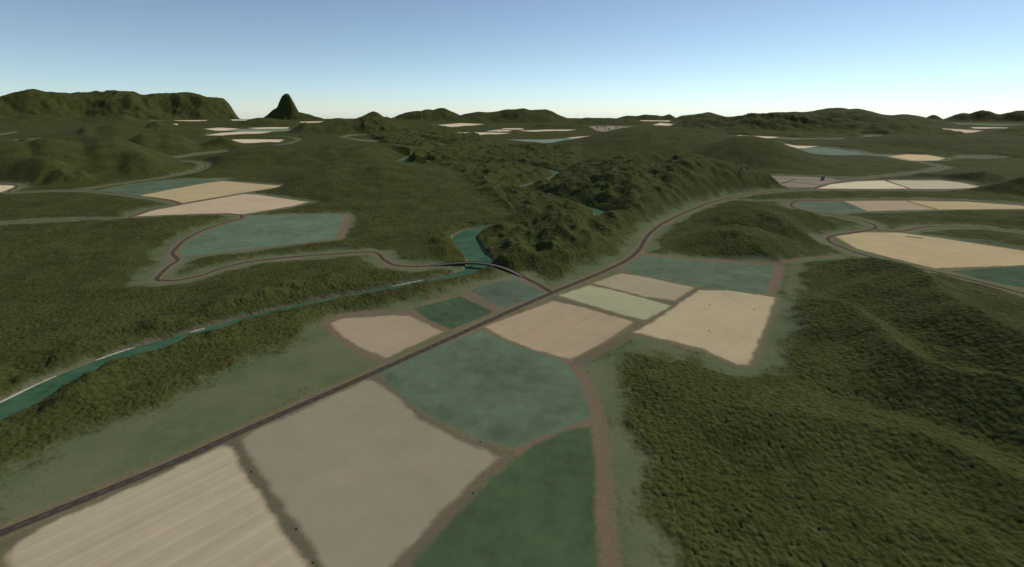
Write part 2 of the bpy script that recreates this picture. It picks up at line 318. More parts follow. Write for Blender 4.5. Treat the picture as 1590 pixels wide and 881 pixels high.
fgs = np.full(N, -CAP, np.float32)
for g in FARGRASS: fgs = np.maximum(fgs, poly_sd(pts(g), 120.0) + 15)
psd = np.full(N, -60.0, np.float32); pid = np.full(N, -1, np.int16)
for i, P in enumerate(PATHPTS):
    s = PATHS[i][1] - line_dist(P, 60.0)
    m = s > psd; psd[m] = s[m]; pid[m] = i
clear = np.minimum(rd, -fsd)

# ------------------------------------------------------------------ relief
def rng_hill(prof, foot, depth, rough=0.12, back=None, flat=0.0, crest=None, wl=None, clip=None, taper=.15, sub=0.0, soft=.07, wob=.35):
    """a hill range: skyline (pixels), foot line, depth in metres"""
    A = []; c = azt(prof[len(prof) // 2][0], foot)
    rc = crest if crest else H / c[1] + depth
    for px, py in prof:
        az, td = azt(px, py); A.append((az, max(H - rc * td - sub, 0.0)))
    W_ = (A[-1][0] - A[0][0]) * taper; A = [(A[0][0] - W_, 0)] + A + [(A[-1][0] + W_, 0)]
    A = np.array(A); back = back or depth
    ta = np.linspace(A[0, 0], A[-1, 0], 400); za = np.interp(ta, A[:, 0], A[:, 1]); kn = np.hanning(max(int(400 * soft), 3) + 2); kn /= kn.sum()
    za = np.convolve(np.pad(za, len(kn), 'constant'), kn, 'same')[len(kn):-len(kn)]; A = np.stack([ta, za], 1)
    out = np.zeros(N, np.float32)
    wl = wl or depth * 0.9
    i0, i1 = np.searchsorted(R, max(rc - depth * 1.3, 100)), np.searchsorted(R, rc + back * 1.3)
    j0, j1 = np.searchsorted(TH, A[0, 0] - .02), np.searchsorted(TH, A[-1, 0] + .02)
    idx = (np.arange(i0, i1)[:, None] * NT + np.arange(j0, j1)[None]).ravel()
    x, y, r, t = X[idx], Y[idx], Rf[idx], Tf[idx]
    n = fbm(x, y, wl, 4, 11)
    zt = np.interp(t, A[:, 0], A[:, 1])
    q = (r - rc + n * depth * wob * (1 - 0.5 * flat))
    q = np.where(q < 0, -q / depth, q / back)
    p = 1 - sstep(flat, 1.0, q) if flat else np.where(q < 1, (1 - np.clip(q, 0, 1) ** 2) ** 1.6, 0)
    h = zt * p
    h = h * (1 + rough * ridged(x, y, wl * 0.6, 4, 23) * np.clip(q * 3, 0.15, 1)) 
    out[idx] = np.maximum(h, 0)
    if clip: out *= sstep(-10, 130, poly_sd(pts(clip), 200.0))
    return out
GORGE = [(742,408),(738,380),(760,358),(800,335),(770,295),(770,282),(830,270),(900,264),(1000,262),(1100,266),(1180,278),(1245,292),(1150,304),(1060,331),(1005,361),(985,395),(860,445),(800,425)]
HILLS = [  # (name, label, args)
 ('mesa', 'long flat-topped green mesa on the left skyline', dict(taper=.02, soft=.015, prof=[(-160,175),(-90,158),(-40,150),(0,150),(20,143),(50,139),(75,143),(100,143),(128,144),(163,139),(207,141),(220,146),(253,145),(290,142),(305,146),(320,151),(347,152),(357,162),(364,174),(372,184)], foot=187.5, depth=2300, rough=.10, flat=.12, wl=1300, back=1500)),
 ('butte', 'steep lone butte on the skyline right of the mesa', dict(prof=[(406,185),(415,179),(423,172),(430,168),(434,158),(438,150),(443,146.5),(449,148),(456,160),(464,175),(480,178),(490,182),(502,185)], foot=188, depth=500, rough=.03, flat=.2, wl=700, taper=.02, soft=.01)),
 ('foothills', 'low green foothills in front of the mesa', dict(prof=[(-60,190),(0,186),(40,178),(80,181),(120,187),(170,181),(190,177),(215,186),(240,190)], foot=193.5, depth=1500, rough=.15)),
 ('hill', 'big dark smooth hill group at the left, above the lane with the hook bend', dict(prof=[(-90,245),(-60,238),(0,227),(20,227),(45,230),(60,223),(75,221),(100,224),(128,229),(150,221),(175,219),(195,225),(215,232),(240,242),(270,253),(285,260),(300,268)], foot=281, depth=700, rough=.06, wob=.12, sub=-14, soft=.03)),
 ('hill', None, dict(prof=[(5,276),(20,262),(35,250),(60,248),(90,252),(110,264),(130,280)], foot=287, depth=230, rough=.05, sub=6, soft=.15)),
 ('hill', None, dict(prof=[(66,285),(82,270),(97,262),(110,268),(128,265),(145,275),(150,285)], foot=288, depth=130, rough=.08, sub=5, soft=.2)),
 ('hill', None, dict(prof=[(160,280),(180,256),(195,241),(210,237),(222,238),(240,245),(265,257),(290,266),(300,270)], foot=276, depth=320, rough=.04, sub=5, soft=.12)),
 ('hill', 'low hills behind the big dark left hill group, below the mesa', dict(prof=[(60,216),(120,207),(130,197),(145,203),(160,199),(175,196),(200,199),(240,205),(290,212),(310,216)], foot=217, depth=900, rough=.15, wob=.2, sub=-15)),
 ('hill', 'rounded hills just behind the right shoulder of the big dark left hills', dict(prof=[(80,232),(110,225),(140,216),(170,213),(200,221),(219,210),(245,214),(264,211),(285,216),(300,224),(318,232)], foot=240, depth=500, rough=.12, wob=.2, sub=-10)),
 ('hill', 'small pointed hill beside the bright yellow cream field', dict(prof=[(300,234),(318,223),(332,217),(345,213.5),(357,217),(370,223),(380,227)], foot=233, depth=260, rough=.1)),
 ('hill', 'low hill below the mesa with a tiny bright field behind it', dict(prof=[(222,205),(230,194),(243,189),(255,192),(285,198),(320,203),(345,211)], foot=212, depth=700, rough=.15)),
 ('hill', 'tiny dark knoll behind the left hill group', dict(prof=[(20,226),(30,219),(38,216),(45,217),(55,226)], foot=226, depth=180, rough=.2)),
 ('hill', 'dark low rise at the left edge behind the hill group', dict(prof=[(-90,226),(-40,219),(0,216),(15,218),(30,228),(45,233)], foot=240, depth=400, rough=.1)),
 ('hill', 'dark hills on the plain right of the butte', dict(prof=[(448,210),(460,199),(471,191.5),(484,194),(501,191),(518,186),(530,184),(550,187),(575,185),(600,190),(620,195)], foot=209, depth=700, rough=.25)),
 ('hill', 'low dark ridge directly in front of the butte', dict(prof=[(340,199),(365,193),(385,187),(400,184),(415,184),(440,187),(460,190),(478,195)], foot=197, depth=900, rough=.15)),
 ('hill', 'small lone cone hill on the skyline left of centre', dict(prof=[(550,185),(562,181),(573,175.5),(580,173),(587,175),(595,181),(606,185)], foot=188, depth=700, rough=.05)),
 ('hill', 'twin-peaked hill on the skyline', dict(prof=[(612,184),(622,179),(635,175.5),(650,174),(660,170),(667,170),(673,171),(681,168),(690,168.5),(700,173),(712,178),(726,185)], foot=188.5, depth=900, rough=.05)),
 ('hill', 'long skyline hill with several low knobs, right of the twin peaks', dict(prof=[(692,187),(705,182),(720,178),(742,174),(762,175.5),(775,173),(785,170),(800,171),(813,168.5),(823,172),(837,171),(848,170),(858,174),(868,180),(880,184)], foot=191.5, depth=1100, rough=.06)),
 ('hill', 'low flat dome hill in front of the far town plots', dict(prof=[(880,191),(895,187),(908,183),(930,183.5),(960,184),(978,184.5),(1000,189),(1016,194)], foot=194.5, depth=900, rough=.06)),
 ('hill', 'small low mound beside the long cream strip', dict(prof=[(825,201),(838,192),(845,191),(855,193),(880,192.5),(905,194.5),(920,199)], foot=200.3, depth=450, rough=.1)),
 ('hill', 'low bumpy skyline rise right of centre', dict(prof=[(955,185),(972,180),(988,181),(1002,178.5),(1018,179),(1028,181),(1040,177.5),(1050,184)], foot=187, depth=700, rough=.15)),
 ('hill', 'skyline hill behind the rugged far range', dict(prof=[(1040,186),(1060,179.5),(1080,178),(1100,174),(1112,178),(1130,182),(1175,183)], foot=190, depth=900, rough=.15)),
 ('hill', 'highest skyline hill on the right', dict(prof=[(1160,185),(1180,178),(1195,175),(1220,175),(1233,174),(1250,175),(1268,172),(1282,169),(1305,168.5),(1318,171),(1333,170),(1350,174),(1368,179),(1385,180),(1400,178),(1418,179),(1440,184)], foot=194.5, depth=1500, rough=.12)),
 ('hill', 'tiny bump on the skyline at the right', dict(prof=[(1434,185),(1446,179),(1452,179),(1463,185)], foot=188, depth=300, rough=.1)),
 ('hill', 'jagged wooded skyline hill at the right edge', dict(prof=[(1466,186),(1480,179.5),(1497,175),(1505,178),(1520,172.5),(1535,173.5),(1550,179),(1565,176),(1580,173),(1600,173),(1680,178)], foot=190, depth=800, rough=.3)),
 ('rugged_hills', 'rugged dark range of hills across the right middle distance', dict(prof=[(1030,203),(1050,195),(1075,186),(1110,190),(1140,186),(1170,183),(1210,183),(1240,184),(1280,187),(1320,191),(1355,197),(1390,194),(1410,194.5),(1440,199),(1470,206),(1485,204),(1500,210)], foot=209, depth=900, rough=.5, wl=500)),
 ('hill', 'dark hill at the right edge beyond the flat forest', dict(prof=[(1495,212),(1530,206),(1560,200),(1590,196),(1680,192)], foot=213, depth=700, rough=.15)),
 ('hill', 'broad smooth dark hill behind the rugged woods', dict(prof=[(820,240),(860,230),(897,220),(936,210),(965,204),(991,199.5),(1013,199),(1054,202),(1100,208),(1142,216),(1200,235)], foot=252, depth=1100, rough=.03, wl=1500, wob=.06, sub=-12, soft=.03)),
 ('hill', None, dict(prof=[(1050,250),(1080,235),(1110,222),(1142,214),(1163,213),(1188,216),(1210,221),(1234,231),(1257,241),(1297,252),(1340,262)], foot=266, depth=520, rough=.03, wl=1200, wob=.08, soft=.04)),
 ('rugged_woods', 'rugged wooded hill between the river gorge and the main road', dict(prof=[(850,275),(880,264),(920,256),(960,246),(985,243),(1010,247),(1040,244),(1062,241),(1090,247),(1120,256),(1150,262),(1170,267),(1200,275),(1215,281),(1240,290)], foot=300, crest=2150, depth=800, back=600, rough=.2, wl=320, clip=GORGE, sub=33, taper=.03, soft=.04)),
 ('rugged_woods', None, dict(prof=[(745,375),(760,362),(800,354),(835,348),(867,335),(893,342),(930,350),(955,362),(985,392)], foot=400, crest=1180, depth=260, back=200, rough=.35, wl=150, clip=GORGE, sub=26)),
 ('mound', None, dict(prof=[(1000,356),(1060,343),(1110,333),(1150,327),(1200,330),(1250,341),(1290,354)], foot=350, crest=1460, depth=170, back=170, rough=.3, wl=200)),
 ('mound', None, dict(prof=[(1000,392),(1060,374),(1110,364),(1140,361),(1180,369),(1230,392)], foot=390, crest=1200, depth=120, back=130, rough=.3, wl=150)),
 ('mound', None, dict(prof=[(1340,346),(1400,337),(1450,330),(1500,325),(1530,323),(1600,327),(1720,330)], foot=338, crest=1480, depth=120, back=120, rough=.3, wl=200)),
 ('mound', None, dict(prof=[(1440,259),(1480,256),(1510,252),(1550,247),(1600,244),(1700,242)], foot=262, crest=2850, depth=330, back=250, rough=.1)),
 ('mound', None, dict(prof=[(1290,222),(1350,215),(1420,212),(1500,213),(1620,215)], foot=232, crest=5600, depth=1000, back=900, rough=.1)),
 ('mound', None, dict(prof=[(300,262),(380,236),(430,228),(520,225),(600,228),(680,238),(740,252)], foot=262, crest=3500, depth=700, back=600, rough=.15, wl=500)),
 ('mound', None, dict(prof=[(430,292),(520,262),(590,254),(660,262),(740,288),(780,310)], foot=300, crest=2350, depth=550, back=450, rough=.15, wl=500)),
]
Z = np.zeros(N, np.float64); hid = np.full(N, -1, np.int16); hbest = np.zeros(N, np.float32)
acc = np.zeros(N, np.float64)
last = -1
for i, (nm, lab, kw) in enumerate(HILLS):
    h = rng_hill(**kw)
    own = i if lab else last
    if lab: last = i
    if nm == 'mound': own = -1; last = -1
    m = (h > hbest) & (h > 0); hbest[m] = h[m]; hid[m] = own
    acc += (h.astype(np.float64) + 1e-9) ** 4
hills = acc ** 0.25
def ridge(P, hgt, wl, wr, cap):
    """ridge line with a different width each side"""
    P = np.asarray(P); out = np.zeros(N)
    D = line_dist(P, cap); k = np.where(D < cap)[0]; x, y = X[k], Y[k]
    best = np.full(len(k), 1e9); side = np.zeros(len(k)); hh = np.zeros(len(k)); ws = np.full(len(k), 1e-30)
    for i in range(len(P) - 1):
        a, b = P[i, :2], P[i + 1, :2]; d = b - a; L2 = d @ d
        t = np.clip(((x - a[0]) * d[0] + (y - a[1]) * d[1]) / L2, 0, 1)
        q = np.hypot(x - a[0] - t * d[0], y - a[1] - t * d[1]); best = np.minimum(best, q)
        w_ = np.exp(-q / 14) * math.sqrt(L2); ws += w_; hh += w_ * (P[i, 2] * (1 - t) + P[i + 1, 2] * t)
        side += w_ * (d[0] * (y - a[1]) - d[1] * (x - a[0])) / math.sqrt(L2)
    hh /= ws; sgn = np.tanh(side / ws / 40)
    wd = (wl + wr) / 2 + sgn * (wl - wr) / 2
    wob = 1 + 0.35 * fbm(x, y, 90, 3, 77)
    q = best * wob / wd
    out[k] = hgt * hh * np.exp(-np.power(q, 1.35) * 1.3) 
    return out
def rpts(L): return smooth([(*at(a, b, h), s) for a, b, h, s in L], 4)
rid = ridge(rpts([(1215,432,8,.2),(1260,418,14,.3),(1310,412,22,.5),(1370,421,30,.8),(1425,446,36,1),(1462,480,38,1),(1510,505,40,1),(1580,535,42,1),(1700,590,44,1)]), 50, 60, 75, 400)
rid = np.maximum(rid, ridge(rpts([(1215,468,8,.3),(1260,470,18,.7),(1310,488,24,.9),(1355,528,26,1),(1400,565,28,1),(1450,582,30,1),(1530,600,32,1.1),(1700,640,36,1.2)]), 38, 55, 60, 300))
rid = np.maximum(rid, ridge(rpts([(1120,640,6,.4),(1220,650,12,.7),(1330,660,16,.9),(1430,676,20,1),(1540,720,22,1),(1700,800,22,1)]), 20, 60, 55, 300))
hills = (hills ** 3 + rid ** 3) ** (1 / 3)

gsd = np.where(hills < 12, np.maximum(gsd, fgs), gsd)
# where the ground is flat (roads, fields and the river keep the plain level)
dflat = np.minimum(clear - 6, np.maximum(-gsd, 0) + 10)
ramp = sstep(8, 95, dflat)
ramp_h = sstep(6, np.minimum(45 + 1.6 * hills, 395), clear)
rr_riv = sstep(4, 60, rv)
far = sstep(2500, 7000, Rf)
roll = fbm(X, Y, 520, 5, 3) * 21 + ridged(X, Y, 300, 3, 19) * 4 + fbm(X, Y, 2600, 2, 9) * 14 * far
# rough wooded country along the river gorge
ROUGH = [
 (GORGE, 21, 105),
 ([(640,262),(620,250),(700,232),(790,228),(900,236),(900,262),(830,262),(770,285),(800,335),(740,300),(700,270)], 26, 120),
 ([(600,232),(560,205),(590,188),(640,184),(700,200),(740,208),(760,222),(740,240),(680,240)], 30, 130),
 ([(1035,213),(1080,195),(1200,193),(1400,200),(1500,211),(1400,213),(1200,214)], 20, 420),
]
rough = np.zeros(N)
for poly, amp, wl in ROUGH:
    s = poly_sd(pts(poly), 200.0); m = sstep(-25, 60 + 0, s)
    k = np.where(m > 0)[0]
    rn = ridged(X[k], Y[k], wl, 3, 41, .45) + 0.35
    rough[k] = np.maximum(rough[k], amp * m[k] * (rn + 0.35 * fbm(X[k], Y[k], wl * 2.5, 2, 5)))
# river-bank woods: lumpy levee on both sides
bank = sstep(3, 22, rv) * (1 - sstep(45, 95, rv)) * np.clip(0.35 + 1.1 * fbm(X, Y, 62, 3, 51), 0, 1.3) * (14 - 6 * sstep(1100, 1500, Rf))
fo = np.minimum(clear - 30, -gsd * 1.0) + 26 * fbm(X, Y, 55, 4, 61)         # forest signed distance (m)
fo = np.minimum(fo, (rv - 2) * 2)
forest = sstep(-4, 14, fo)
Z = hills * ramp_h * np.where(Rf < 3500, sstep(3, 40 + 2.6 * hills, rv), 1) + (roll + 4) * ramp * rr_riv * np.where(clear > 0, 1, 0) + np.maximum(rough, -2) * ramp * sstep(3, 80, rv) + bank * ramp
# canopy: tree-scale lumps
near = 1 - sstep(1500, 3500, Rf)
kk = np.where((forest > 0) & (Rf < 3500))[0]
can = np.zeros(N)
xk, yk = X[kk], Y[kk]
wx = xk + 1.5 * perlin(xk / 11, yk / 11, 5); wy = yk + 1.5 * perlin(xk / 11 + 40, yk / 11, 6)
nr = 1 - sstep(750, 1500, Rf[kk])
can[kk] = (2.8 * crowns(wx, wy, 5.4, 71) + 1.3 * crowns(wx, wy, 13.0, 75) + .35 * perlin(xk / 2.7, yk / 2.7, 73)) * nr + (2.4 + 1.2 * perlin(xk / 14, yk / 14, 72)) * (1 - nr) + 2.6 * perlin(xk / 50, yk / 50, 74)
Z += can * forest * near
# river channel
Z = np.where(rv < 9, Z * sstep(0, 9, rv) - 10 * (1 - sstep(-3, 6, rv)), Z)
brg = (1 - sstep(0, 22, brd))
Z = np.where((brd < 22) & (rv > 4), Z * (1 - brg), Z)
# the land falls away at its far rim
Z -= 40 * sstep(20500, 22000, Rf)

Zg = Z.reshape(NR, NT); Xg = X.reshape(NR, NT); Yg = Y.reshape(NR, NT)
P3 = np.stack([Xg, Yg, Zg], -1)
dr_ = np.gradient(P3, axis=0); dt_ = np.gradient(P3, axis=1)
NRM = np.cross(dt_, dr_); NRM /= np.linalg.norm(NRM, axis=-1, keepdims=True)
NRM = NRM.reshape(-1, 3); NRM[NRM[:, 2] < 0] *= -1

# ------------------------------------------------------------------ materials
class NT_:
    def __init__(s, name):
        s.m = bpy.data.materials.new(name); s.m.use_nodes = True; s.t = s.m.node_tree; s.t.nodes.clear()
    def n(s, typ, **k):
        nd = s.t.nodes.new(typ)
        for a, b in k.items(): setattr(nd, a, b)
        return nd
    def put(s, sock, v):
        if isinstance(v, bpy.types.NodeSocket): s.t.links.new(v, sock)
        elif v is not None:
            if sock.type == 'RGBA' and len(v) == 3: v = (*v, 1)
            sock.default_value = v
    def math(s, op, a, b=None, c=None, clamp=False):
        nd = s.n('ShaderNodeMath', operation=op, use_clamp=clamp)
        for i, v in enumerate((a, b, c)):
            if v is not None: s.put(nd.inputs[i], v)
        return nd.outputs[0]
    def step(s, a, b, x, lo=0.0, hi=1.0):
        nd = s.n('ShaderNodeMapRange', interpolation_type='SMOOTHSTEP')
        for i, v in enumerate((x, a, b, lo, hi)): s.put(nd.inputs[i], v)
        return nd.outputs[0]
    def mix(s, f, a, b, bt='MIX'):
        nd = s.n('ShaderNodeMix', data_type='RGBA', blend_type=bt)
        s.put(nd.inputs[0], f); s.put(nd.inputs[6], a); s.put(nd.inputs[7], b); return nd.outputs[2]
    def attr(s, name):
        return s.n('ShaderNodeAttribute', attribute_type='GEOMETRY', attribute_name=name)
    def noise(s, vec, scale, detail=3, rough=.5, dist=0):
        nd = s.n('ShaderNodeTexNoise'); s.put(nd.inputs['Vector'], vec); nd.inputs['Scale'].default_value = scale
        nd.inputs['Detail'].default_value = detail; nd.inputs['Roughness'].default_value = rough; nd.inputs['Distortion'].default_value = dist
        return nd.outputs[0]
    def vmul(s, v, xyz):
        nd = s.n('ShaderNodeVectorMath', operation='MULTIPLY'); s.put(nd.inputs[0], v); s.put(nd.inputs[1], xyz); return nd.outputs[0]
    def finish(s, col, rough=.9, bump=None, spec=.2, **kw):
        b = s.n('ShaderNodeBsdfPrincipled'); s.put(b.inputs['Base Color'], col); s.put(b.inputs['Roughness'], rough)
        b.inputs['Specular IOR Level'].default_value = spec
        for k, v in kw.items(): s.put(b.inputs[k], v)
        if bump is not None: s.t.links.new(bump, b.inputs['Normal'])
        o = s.n('ShaderNodeOutputMaterial'); s.t.links.new(b.outputs[0], o.inputs[0]); return s.m

def land_material():
    s = NT_('land_cover')
    pos = s.n('ShaderNodeTexCoord').outputs['Object']
    pos = s.vmul(pos, (1, 1, 0.6))
    fo_, cl_, fs_, ps_, rv_ = [s.attr(a).outputs['Fac'] for a in ('forest', 'clear', 'field', 'path', 'river')]
    fc_ = s.attr('fcol').outputs['Color']; pc_ = s.attr('pcol').outputs['Color']; uv_ = s.attr('fuv').outputs['Vector']
    n5 = s.noise(pos, .22, 4, .65); n20 = s.noise(pos, .05, 4, .6); n90 = s.noise(pos, .011, 4, .55); n400 = s.noise(pos, .0022, 3, .5)
    # meadow
    g = s.mix(s.step(.35, .65, n90), (.080, .115, .054), (.128, .142, .080))
    g = s.mix(s.step(.4, .7, n20), g, (.120, .132, .078))
    g = s.mix(s.step(.45, .75, n5), g, (.095, .115, .055))
    dirt = s.mix(s.step(.35, .65, n5), (.205, .142, .092), (.150, .115, .072))
    cf = s.math('ADD', cl_, s.math('MULTIPLY', s.math('SUBTRACT', n20, .5), 22))
    g = s.mix(s.step(15, -2, cf, 0, .75), g, dirt)
    # forest
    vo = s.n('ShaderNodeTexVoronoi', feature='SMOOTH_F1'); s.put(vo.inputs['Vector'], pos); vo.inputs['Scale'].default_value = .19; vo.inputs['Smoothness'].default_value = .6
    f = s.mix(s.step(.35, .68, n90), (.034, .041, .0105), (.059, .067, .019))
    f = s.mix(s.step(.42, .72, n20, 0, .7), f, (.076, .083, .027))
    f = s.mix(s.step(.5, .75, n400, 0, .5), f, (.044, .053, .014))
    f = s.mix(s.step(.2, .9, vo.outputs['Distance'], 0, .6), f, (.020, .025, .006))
    f = s.mix(s.step(.35, .7, n5, 0, .35), f, (.092, .099, .036))
    ff = s.step(-16, 17, s.math('ADD', fo_, s.math('ADD', s.math('MULTIPLY', s.math('SUBTRACT', n5, .5), 48), s.math('ADD', s.math('MULTIPLY', s.math('SUBTRACT', n20, .5), 50), s.math('MULTIPLY', s.math('SUBTRACT', n90, .5), 45)))))
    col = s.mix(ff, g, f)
    # river banks: sand and grey silt
    rb = s.step(8, 0, s.math('ADD', rv_, s.math('MULTIPLY', s.math('SUBTRACT', n20, .5), 14)), 0, .6)
    col = s.mix(rb, col, s.mix(n20, (.15, .14, .10), (.26, .24, .18)))
    # tracks
    pf = s.step(-4.5, 2.5, s.math('ADD', ps_, s.math('MULTIPLY', s.math('SUBTRACT', n20, .5), 14)), 0, .78)
    pc = s.mix(s.step(.3, .7, n5), pc_, s.mix(1, pc_, (.85, .87, .85), 'MULTIPLY'))
    col = s.mix(pf, col, pc)
    # fields
    sx = s.n('ShaderNodeSeparateXYZ'); s.put(sx.inputs[0], uv_)
    u, v, k = sx.outputs[0], sx.outputs[1], sx.outputs[2]
    cx = s.n('ShaderNodeCombineXYZ'); s.put(cx.inputs[0], u); s.put(cx.inputs[1], s.math('MULTIPLY', v, .02))
    st = s.noise(cx.outputs[0], .11, 3, .55)                 # broad swaths
    st2 = s.noise(cx.outputs[0], .55, 2, .6)                 # fine drilling rows
    tl = s.math('PINGPONG', u, 9.0)                          # tramlines 18 m apart
    tram = s.step(.6, .25, s.math('ABSOLUTE', s.math('SUBTRACT', tl, 1.0)))
    br = s.math('ADD', 1.0, s.math('MULTIPLY', s.math('SUBTRACT', st, .5), s.math('MULTIPLY', k, .36)))
    br = s.math('ADD', br, s.math('MULTIPLY', s.math('SUBTRACT', st2, .5), s.math('MULTIPLY', k, .24)))
    br = s.math('ADD', br, s.math('MULTIPLY', tram, s.math('MULTIPLY', s.math('GREATER_THAN', k, .9), .17)))
    br = s.math('ADD', br, s.math('MULTIPLY', s.math('SUBTRACT', n90, .5), .34))
    br = s.math('ADD', br, s.math('MULTIPLY', s.math('SUBTRACT', n20, .5), .20))
    br = s.math('ADD', br, s.math('MULTIPLY', s.math('SUBTRACT', s.noise(pos, .9, 4, .75), .5), .42))
    sg = s.n('ShaderNodeSeparateColor'); s.put(sg.inputs[0], fc_); dk = s.step(.20, .09, sg.outputs[0])       # growing crops are patchier than stubble
    br = s.math('ADD', br, s.math('MULTIPLY', s.math('ADD', s.math('SUBTRACT', n20, .5), s.math('SUBTRACT', n90, .5)), s.math('MULTIPLY', dk, .62)))
    bc = s.n('ShaderNodeCombineXYZ'); [s.put(bc.inputs[i], br) for i in range(3)]
    fcl = s.mix(1, fc_, bc.outputs[0], 'MULTIPLY')
    fcl = s.mix(s.step(.5, .8, n20, 0, .25), fcl, s.mix(1, fcl, (.92, .98, .80), 'MULTIPLY'))
    fl = s.step(-3.6, 3.6, s.math('ADD', fs_, s.math('ADD', s.math('MULTIPLY', s.math('SUBTRACT', n20, .5), 11), s.math('MULTIPLY', s.math('SUBTRACT', n5, .5), 4))))
    col = s.mix(fl, col, fcl)
    # relief: crowns in the forest, clods elsewhere
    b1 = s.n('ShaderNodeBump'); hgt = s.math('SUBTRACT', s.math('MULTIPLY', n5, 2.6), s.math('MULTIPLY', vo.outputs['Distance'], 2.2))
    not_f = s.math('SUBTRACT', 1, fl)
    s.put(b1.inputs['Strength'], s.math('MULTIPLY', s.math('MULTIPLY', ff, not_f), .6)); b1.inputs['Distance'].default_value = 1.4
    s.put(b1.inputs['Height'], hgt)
    return s.finish(col, .95, b1.outputs[0], .04)
M_LAND = land_material()

def simple(name, c1, c2, scale=.5, rough=.85, spec=.2):
    s = NT_(name); p = s.n('ShaderNodeTexCoord').outputs['Object']
    return s.finish(s.mix(s.step(.3, .7, s.noise(p, scale, 4, .6)), c1, c2), rough, None, spec)
def water_material():
    s = NT_('river_water'); p = s.n('ShaderNodeTexCoord').outputs['Object']
    c = s.mix(s.step(.35, .65, s.noise(p, .03, 4, .6)), (.030, .080, .044), (.052, .115, .066))
    c = s.mix(s.step(.45, .7, s.noise(s.vmul(p, (.3, 1, 1)), .25, 3, .6), 0, .4), c, (.072, .145, .088))
    b = s.n('ShaderNodeBump'); b.inputs['Strength'].default_value = .25; b.inputs['Distance'].default_value = .3; s.put(b.inputs['Height'], s.noise(p, .4, 4, .6))
    return s.finish(c, .6, b.outputs[0], .035)
M_WATER = water_material()
def road_material():
    s = NT_('asphalt'); p = s.n('ShaderNodeTexCoord').outputs['Object']
    uv = s.n('ShaderNodeUVMap', uv_map='along'); x = s.n('ShaderNodeSeparateXYZ'); s.put(x.inputs[0], uv.outputs[0])
    u, v = x.outputs[0], x.outputs[1]           # u metres across from the centre line, v metres along
    n = s.noise(p, .12, 4, .6); c = s.mix(s.step(.3, .7, n), (.050, .043, .034), (.070, .060, .049))
    au = s.math('ABSOLUTE', u)
    wheel = s.step(1.2, .3, s.math('ABSOLUTE', s.math('SUBTRACT', au, 2.0)))
    c = s.mix(s.math('MULTIPLY', wheel, .35), c, (.040, .034, .030))
    line = s.math('MULTIPLY', s.step(.35, .18, au), s.math('GREATER_THAN', s.math('FRACT', s.math('DIVIDE', v, 12.0)), .45))
    c = s.mix(s.math('MULTIPLY', line, .45), c, (.26, .24, .20))
    ed = s.math('ABSOLUTE', s.math('SUBTRACT', au, 3.5))
    c = s.mix(s.step(3.9, 4.5, s.math('ADD', au, s.math('MULTIPLY', n, .8)), 0, .6), c, (.12, .10, .08))
    return s.finish(c, .95, None, .03)
M_ROAD = road_material()

# ------------------------------------------------------------------ helpers for objects
def tag(o, label=None, cat=None, kind=None, group=None):
    if label: o['label'] = label
    if cat: o['category'] = cat
    if kind: o['kind'] = kind
    if group: o['group'] = group
    return o
PC = {'dirt': (.176, .126, .092), 'earth': (.135, .112, .080), 'hedge': (.118, .105, .072)}
pcol = np.zeros((N, 3), np.float32)
for i, p in enumerate(PATHS): pcol[pid == i] = PC[p[2]]
pcol[pid < 0] = PC['dirt']
ATT = dict(forest=fo, clear=clear, field=fsd, path=psd, river=rv)

def land_object(name, faces_mask):
    """one mesh from the grid cells selected"""
    ii, jj = np.where(faces_mask)
    a = ii * NT + jj
    q = np.stack([a, a + 1, a + 1 + NT, a + NT], 1)
    used, inv = np.unique(q, return_inverse=True); inv = inv.reshape(-1)
    me = bpy.data.meshes.new(name); nv, nf = len(used), len(q)
    me.vertices.add(nv); me.vertices.foreach_set('co', P3.reshape(-1, 3)[used].astype(np.float32).ravel())
    me.loops.add(nf * 4); me.loops.foreach_set('vertex_index', inv.astype(np.int32))
    me.polygons.add(nf); me.polygons.foreach_set('loop_start', np.arange(0, nf * 4, 4, dtype=np.int32))
    me.polygons.foreach_set('use_smooth', np.ones(nf, bool))
    me.update(calc_edges=True)
    for k, v in ATT.items():
        at_ = me.attributes.new(k, 'FLOAT', 'POINT'); at_.data.foreach_set('value', v[used].astype(np.float32))
    for k, v in (('fcol', fcol), ('pcol', pcol)):
        at_ = me.attributes.new(k, 'FLOAT_COLOR', 'POINT'); at_.data.foreach_set('color', np.concatenate([v[used], np.ones((nv, 1), np.float32)], 1).ravel().astype(np.float32))
    at_ = me.attributes.new('fuv', 'FLOAT_VECTOR', 'POINT'); at_.data.foreach_set('vector', fuv[used].astype(np.float32).ravel())
    me.normals_split_custom_set_from_vertices(NRM[used].astype(np.float32))
    me.materials.append(M_LAND)
    o = bpy.data.objects.new(name, me); C.objects.link(o); return o

def cellmean(v): g = v.reshape(NR, NT); return g[:-1, :-1]
cf_id = cellmean(fid); c_fs = cellmean(fsd); c_hid = cellmean(hid); c_ps = cellmean(psd); c_pid = cellmean(pid); c_fo = cellmean(fo)
c_h = cellmean((hbest * ramp_h).astype(np.float32))
cls = np.zeros((NR - 1, NT - 1), np.int32)               # 0 open ground
cls[c_fo > 0] = 1                                        # forest
hm = (c_hid >= 0) & (c_h > 6); cls[hm] = 1000 + c_hid[hm]
pm = (c_ps > 0); cls[pm] = 500 + c_pid[pm]
fm = (c_fs > 0); cls[fm] = 100 + cf_id[fm]
t = land_object('terrain', cls == 0); tag(t, 'open grey green grassland between the fields and the forest', 'ground', 'structure')
t = land_object('forest', cls == 1); tag(t, 'dense dark green forest canopy covering the plain and the near slopes', 'forest', 'stuff')
for i, f in enumerate(FIELDS):
    m = cls == 100 + i
    if m.sum() > 0: tag(land_object('field', m), f[3], 'field', 'structure')
